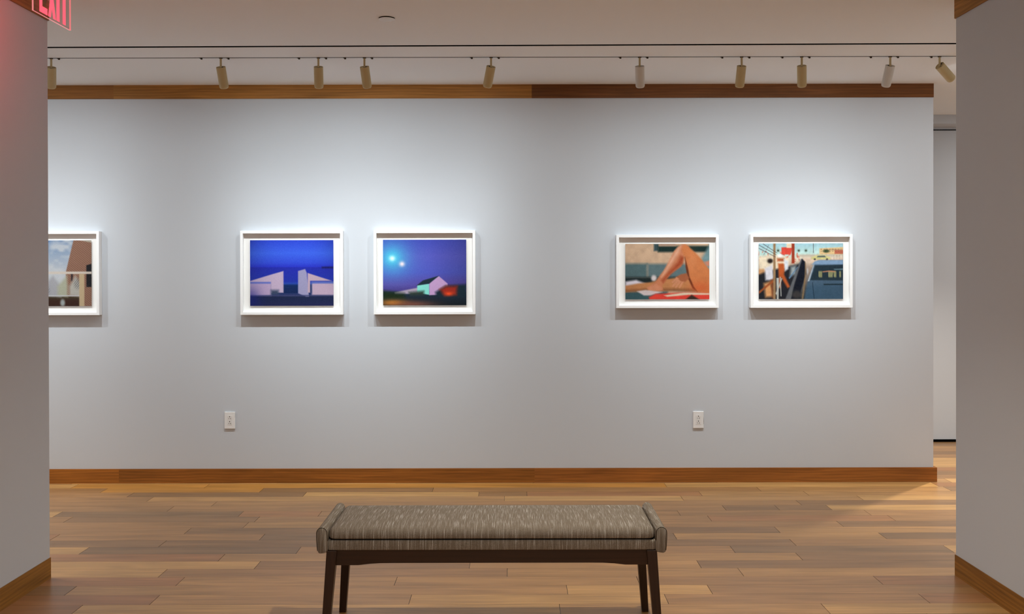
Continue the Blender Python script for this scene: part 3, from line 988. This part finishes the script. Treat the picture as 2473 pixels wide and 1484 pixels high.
# ------------------------------------------------------------------ outlets
def outlet(px, py, label, gap):
    c = W(px, py, YW - 0.008)
    r = empty('wall_outlet', (c.x, YW, c.z), label, 'outlet', 'electrical outlets low on the picture wall')
    w, h, t = 0.071 / 2, 0.114 / 2, 0.0085
    b = MB(); b.box((-w, -t, -h), (w, 0, h)); b.build('cover_plate', M['plastic'], r, bevel=0.002, segs=3)
    b = MB(); b.box((-0.0165, -t - 0.0009, -0.0325), (0.0165, -t + .001, 0.0325)); s = b.build('receptacle', M['plastic_in'], r, bevel=0.0008)
    for x0, z0, x1, z1 in ((-.018, -.034, -.0165, .034), (.0165, -.034, .018, .034), (-.018, .0325, .018, .034), (-.018, -.034, .018, -.0325)):
        g = MB(); g.box((x0, -t - 0.0002, z0), (x1, -t + .001, z1)); 
    for k, cz in enumerate((0.0165, -0.0165)):
        g = MB(); yy = -t - 0.0012
        g.box((-.0075, yy, cz - .0085), (-.0052, yy + .001, cz - .0005))
        g.face([(.005, yy, cz - .0085), (.0095, yy, cz - .0045), (.005, yy, cz - .0005)])
        g.face([(.0048, yy, cz - .0085), (.0072, yy, cz - .0085), (.0072, yy, cz - .0005), (.0048, yy, cz - .0005)])
        n = 14
        g.face([(.0033 * math.cos(2 * math.pi * i / n), yy, cz + .0085 + .0036 * math.sin(2 * math.pi * i / n)) for i in range(n)])
        g.build('socket_slots', M['hole'], s, merge=False)
    if gap:
        g = MB(); g.face([(w + .0002, -.0006, h * .55), (w + .0018, -.0006, h * .3), (w + .0032, -.0006, -h * .15), (w + .0024, -.0006, -h * .5), (w + .0002, -.0006, -h * .6)])
        g.build('cutout_gap', M['hole'], r, merge=False)
    return r


outlet(554.2, 1016.3, 'white duplex outlet low on the wall under the blue sea photograph', False)
outlet(1687, 1015, 'white duplex outlet low on the wall under the tanned legs photograph, dark edge gap', True)

# ------------------------------------------------------------------ ceiling disc
c = W(934.5, 44, 4.87)
dsk = empty('ceiling_disc', (c.x, 4.87, ZC), 'small white round cover plate on the ceiling above the picture wall', 'ceiling disc')
b = MB(); lathe(b, [(0.040, -0.005), (0.040, 0.0)], 40); b.build('shadow_gap', M['black'], dsk)
b = MB(); lathe(b, [(0.0405, -0.0062), (0.0415, -0.0055), (0.0415, -0.005), (0.0405, -0.0048)], 48); b.build('cover', M['disc'], dsk, smooth=False)

# ------------------------------------------------------------------ exit sign
ex = -1.756
sg = empty('exit_sign', (ex, 3.724, ZC), 'red lit clear acrylic EXIT sign hanging from the ceiling by the left wall', 'exit sign')
y0s, y1s = 3.573 - 3.724, 3.875 - 3.724
zb, zt = 2.394 - ZC, 2.612 - ZC
b = MB(); b.box((-0.028, y0s - 0.005, zt), (0.028, y1s + 0.005, 0)); b.build('canopy_housing', M['exit_box'], sg, bevel=0.003)
b = MB(); tt = 0.003
b.face([(tt, y0s, zb), (tt, y1s, zb), (tt, y1s, zt), (tt, y0s, zt)], mi=0)
b.face([(-tt, y0s, zb), (-tt, y0s, zt), (-tt, y1s, zt), (-tt, y1s, zb)], mi=0)
b.face([(-tt, y0s, zb), (-tt, y1s, zb), (tt, y1s, zb), (tt, y0s, zb)], mi=1)
b.face([(-tt, y0s, zb), (tt, y0s, zb), (tt, y0s, zt), (-tt, y0s, zt)], mi=1)
b.face([(-tt, y1s, zb), (-tt, y1s, zt), (tt, y1s, zt), (tt, y1s, zb)], mi=1)
b.build('acrylic_panel', [M['acrylic'], M['exit_edge']], sg)
lz0, lz1 = 2.402 - ZC, 2.560 - ZC
LH = lz1 - lz0
sw = 0.021


def letter(ya, yb, polys):
    b = MB()
    w = yb - ya
    for poly in polys:
        f = [(tt + 0.0010, ya + u, lz0 + v) for u, v in poly]
        g = [(tt + 0.0001, ya + u, lz0 + v) for u, v in poly]
        b.face(f); b.face(list(reversed(g)))
        for i in range(len(poly)):
            j = (i + 1) % len(poly)
            b.face([g[i], g[j], f[j], f[i]])
    b.build('letter', M['exit_red'], sg, merge=False)


o_ = 3.724
rect = lambda a, b_, c_, d: [(a, b_), (c_, b_), (c_, d), (a, d)]
we = 0.061
letter(3.617 - o_, 3.678 - o_, [rect(0, 0, sw, LH), rect(sw, 0, we, .024), rect(sw, LH / 2 - .011, we * .85, LH / 2 + .011), rect(sw, LH - .024, we, LH)])
wx_ = 0.062; s2 = 0.0205; mz = LH / 2
letter(3.684 - o_, 3.746 - o_, [[(0, 0), (s2, 0), (wx_ / 2 + s2 / 2, mz), (wx_, LH), (wx_ - s2, LH), (wx_ / 2 - s2 / 2, mz)],
                               [(wx_ - s2, 0), (wx_, 0), (wx_ / 2 + s2 / 2, mz), (s2, LH), (0, LH), (wx_ / 2 - s2 / 2, mz)]])
letter(3.753 - o_, 3.776 - o_, [rect(0, 0, 0.023, LH)])
letter(3.784 - o_, 3.848 - o_, [rect(0.0205, 0, 0.0435, LH - .024), rect(0, LH - .024, 0.064, LH)])
ld = bpy.data.lights.new('sign_glow', 'AREA'); ld.shape = 'RECTANGLE'; ld.size = 0.28; ld.size_y = 0.14
ld.energy = 1.8; ld.color = (1, 0.05, 0.07)
lo = bpy.data.objects.new('sign_glow', ld); COL.objects.link(lo); lo.parent = sg
lo.location = (-0.006, 0, (zb + zt) / 2); lo.rotation_euler = (0, math.radians(90), 0)
lo.rotation_euler = Vector((-1, 0, 0)).to_track_quat('-Z', 'Y').to_euler()

# ------------------------------------------------------------------ bench
BX, BY = -0.080, 3.887
bench = empty('upholstered_bench', (BX, BY, 0), 'long grey tweed upholstered bench with dark wooden legs on the oak floor', 'bench')
HD = 0.199           # half depth


def rrect(hx, hy, r, n=6):
    pts = []
    for cx, cy, a0 in ((hx - r, hy - r, 0), (-hx + r, hy - r, 90), (-hx + r, -hy + r, 180), (hx - r, -hy + r, 270)):
        for i in range(n + 1):
            a = math.radians(a0 + 90 * i / n)
            pts.append((cx + r * math.cos(a), cy + r * math.sin(a)))
    return pts


def pad(mb, hx, hy, z0, z1, r, crown, cr=0.02, rb=None):
    rb = rb or r
    rings = []
    prof = [(rb, z0)] + [(rb * (1 - math.sin(a)), z0 + rb * (1 - math.cos(a))) for a in (math.radians(30), math.radians(60), math.radians(90))]
    prof += [(r * (1 - math.cos(a)), z1 - r + r * math.sin(a)) for a in [math.radians(t) for t in (0, 25, 50, 70, 90)]]
    for ins, z in prof:
        rings.append([(x, y, z) for x, y in rrect(hx - ins, hy - ins, max(cr - ins, 0.004))])
    base = rrect(hx - r, hy - r, 0.006)
    for k in range(1, 9):
        s = 1 - k / 9.0
        ring = []
        for x, y in base:
            # inset evenly: shrink y fully and x by the same distance
            yy = y * s
            xx = math.copysign(max(abs(x) - (hy - r) * (1 - s), 0), x)
            ring.append((xx, yy, z1 + crown * (1 - s ** 2.4)))
        rings.append(ring)
    mb.loft(rings)


b = MB(); pad(b, 0.624, HD - 0.004, 0.4135, 0.4550, 0.026, 0.008, 0.032, 0.008)
seat = b.build('seat_cushion', M['fabric'], bench, smooth=True)
b = MB(); pad(b, 0.6265, HD - 0.004, 0.371, 0.4085, 0.006, 0.0, 0.012)
b.build('seat_rail', M['fabric'], bench, smooth=True)
b = MB(); b.box((-0.615, -HD + .018, 0.404), (0.615, HD - .018, 0.418))  # black slab put in as the shade of the gap under the cushion
b.build('seat_gap_shade', M['black'], bench)
for s in (-1, 1):
    # end bolster: section leaning slightly outwards at the top, rounded at top and bottom
    sec = []
    wtop = 0.0205; zc = 0.4395
    xm = 0.6445
    for i in range(13):
        a = math.pi * i / 12
        sec.append((xm + wtop * math.cos(a), zc + wtop * math.sin(a)))
    sec += [(0.6225, 0.410), (0.6235, 0.372), (0.627, 0.365), (0.640, 0.3625), (0.652, 0.3615), (0.6585, 0.3645), (0.6615, 0.372), (0.6635, 0.39), (0.6648, 0.415)]
    cxs = sum(p[0] for p in sec) / len(sec); czs = sum(p[1] for p in sec) / len(sec)
    rings = []
    ys = [(-HD - .004, .90), (-HD - .002, .97), (-HD + .004, 1.0), (-HD + .05, 1.0), (0, 1.0), (HD - .05, 1), (HD - .004, 1.0), (HD + .002, .97), (HD + .004, .90)]
    for yy, sc in ys:
        rings.append([(s * (cxs + (x - cxs) * sc), yy, czs + (z - czs) * (1 - (1 - sc) * .5)) for x, z in sec])
    b = MB(); b.loft(rings)
    bo = b.build('end_bolster', M['fabric'], bench, smooth=True)
    md = bo.modifiers.new('edge', 'EDGE_SPLIT'); md.split_angle = math.radians(60)
    p = [(s * (cxs + (x - cxs) * .955), -HD - .0028, czs + (z - czs) * .985) for x, z in sec[:19]]
    p = [(s * (cxs + (x - cxs) * .955), -HD - .0028, czs + (z - czs) * .985) for x, z in (sec[-3:] + sec[:14])]
    b = MB(); tube(b, p, 0.0014, 6); b.build('piping', M['seam'], bo, smooth=True)
DW = lin(50, 29, 19)
# aprons, arched on the long sides
for yy in (-HD + 0.014, HD - 0.034):
    b = MB()
    n = 28
    xs = [-0.594 + 1.188 * i / n for i in range(n + 1)]
    top = 0.3705

    def low(x):
        t = abs(x)
        return 0.3205 - 0.008 * max(0, min(1, (t - 0.40) / 0.11)) ** 2 * 1.0
    for xa, xb in zip(xs[:-1], xs[1:]):
        for y_, fl_ in ((yy, 0), (yy + 0.02, 1)):
            P = [(xa, y_, low(xa)), (xb, y_, low(xb)), (xb, y_, top), (xa, y_, top)]
            b.face(P if not fl_ else P[::-1], DW, [(p_[0] + 3, p_[2] + 7) for p_ in (P if not fl_ else P[::-1])])
        P = [(xa, yy, low(xa)), (xa, yy + .02, low(xa)), (xb, yy + .02, low(xb)), (xb, yy, low(xb))]
        b.face(P, DW, [(p_[0], p_[1]) for p_ in P])
        P = [(xa, yy, top), (xb, yy, top), (xb, yy + .02, top), (xa, yy + .02, top)]
        b.face(P, DW, [(p_[0], p_[1]) for p_ in P])
    for xa in (xs[0], xs[-1]):
        b.face([(xa, yy, low(xa)), (xa, yy + .02, low(xa)), (xa, yy + .02, top), (xa, yy, top)], DW)
    b.build('apron', M['darkwood'], bench)
for s in (-1, 1):
    b = MB(); b.box((s * 0.604 - .01, -HD + .03, .315), (s * 0.604 + .01, HD - .03, .3705), DW, 'y')
    b.build('apron', M['darkwood'], bench)
for s in (-1, 1):
    for t in (-1, 1):
        b = MB()
        tx, ty, bx, by = s * 0.6085, t * (HD - 0.022), s * 0.636, t * (HD + 0.006)
        rings = []
        for z, k in ((0.0, 0), (0.12, .33), (0.25, .68), (0.3705, 1)):
            hw = 0.0140 + (0.0195 - 0.0140) * k
            cx_ = bx + (tx - bx) * k; cy_ = by + (ty - by) * k
            rings.append([(cx_ + u * hw, cy_ + v * hw, z) for u, v in ((-1, -1), (1, -1), (1, 1), (-1, 1))])
        for a, c_ in zip(rings[:-1], rings[1:]):
            for i in range(4):
                j = (i + 1) % 4
                P = [a[i], a[j], c_[j], c_[i]]
                b.face(P, DW, [(p_[2], p_[0] + p_[1]) for p_ in P])
        b.face(rings[0][::-1], DW); b.face(rings[-1], DW)
        b.build('leg', M['darkwood'], bench, bevel=0.002)
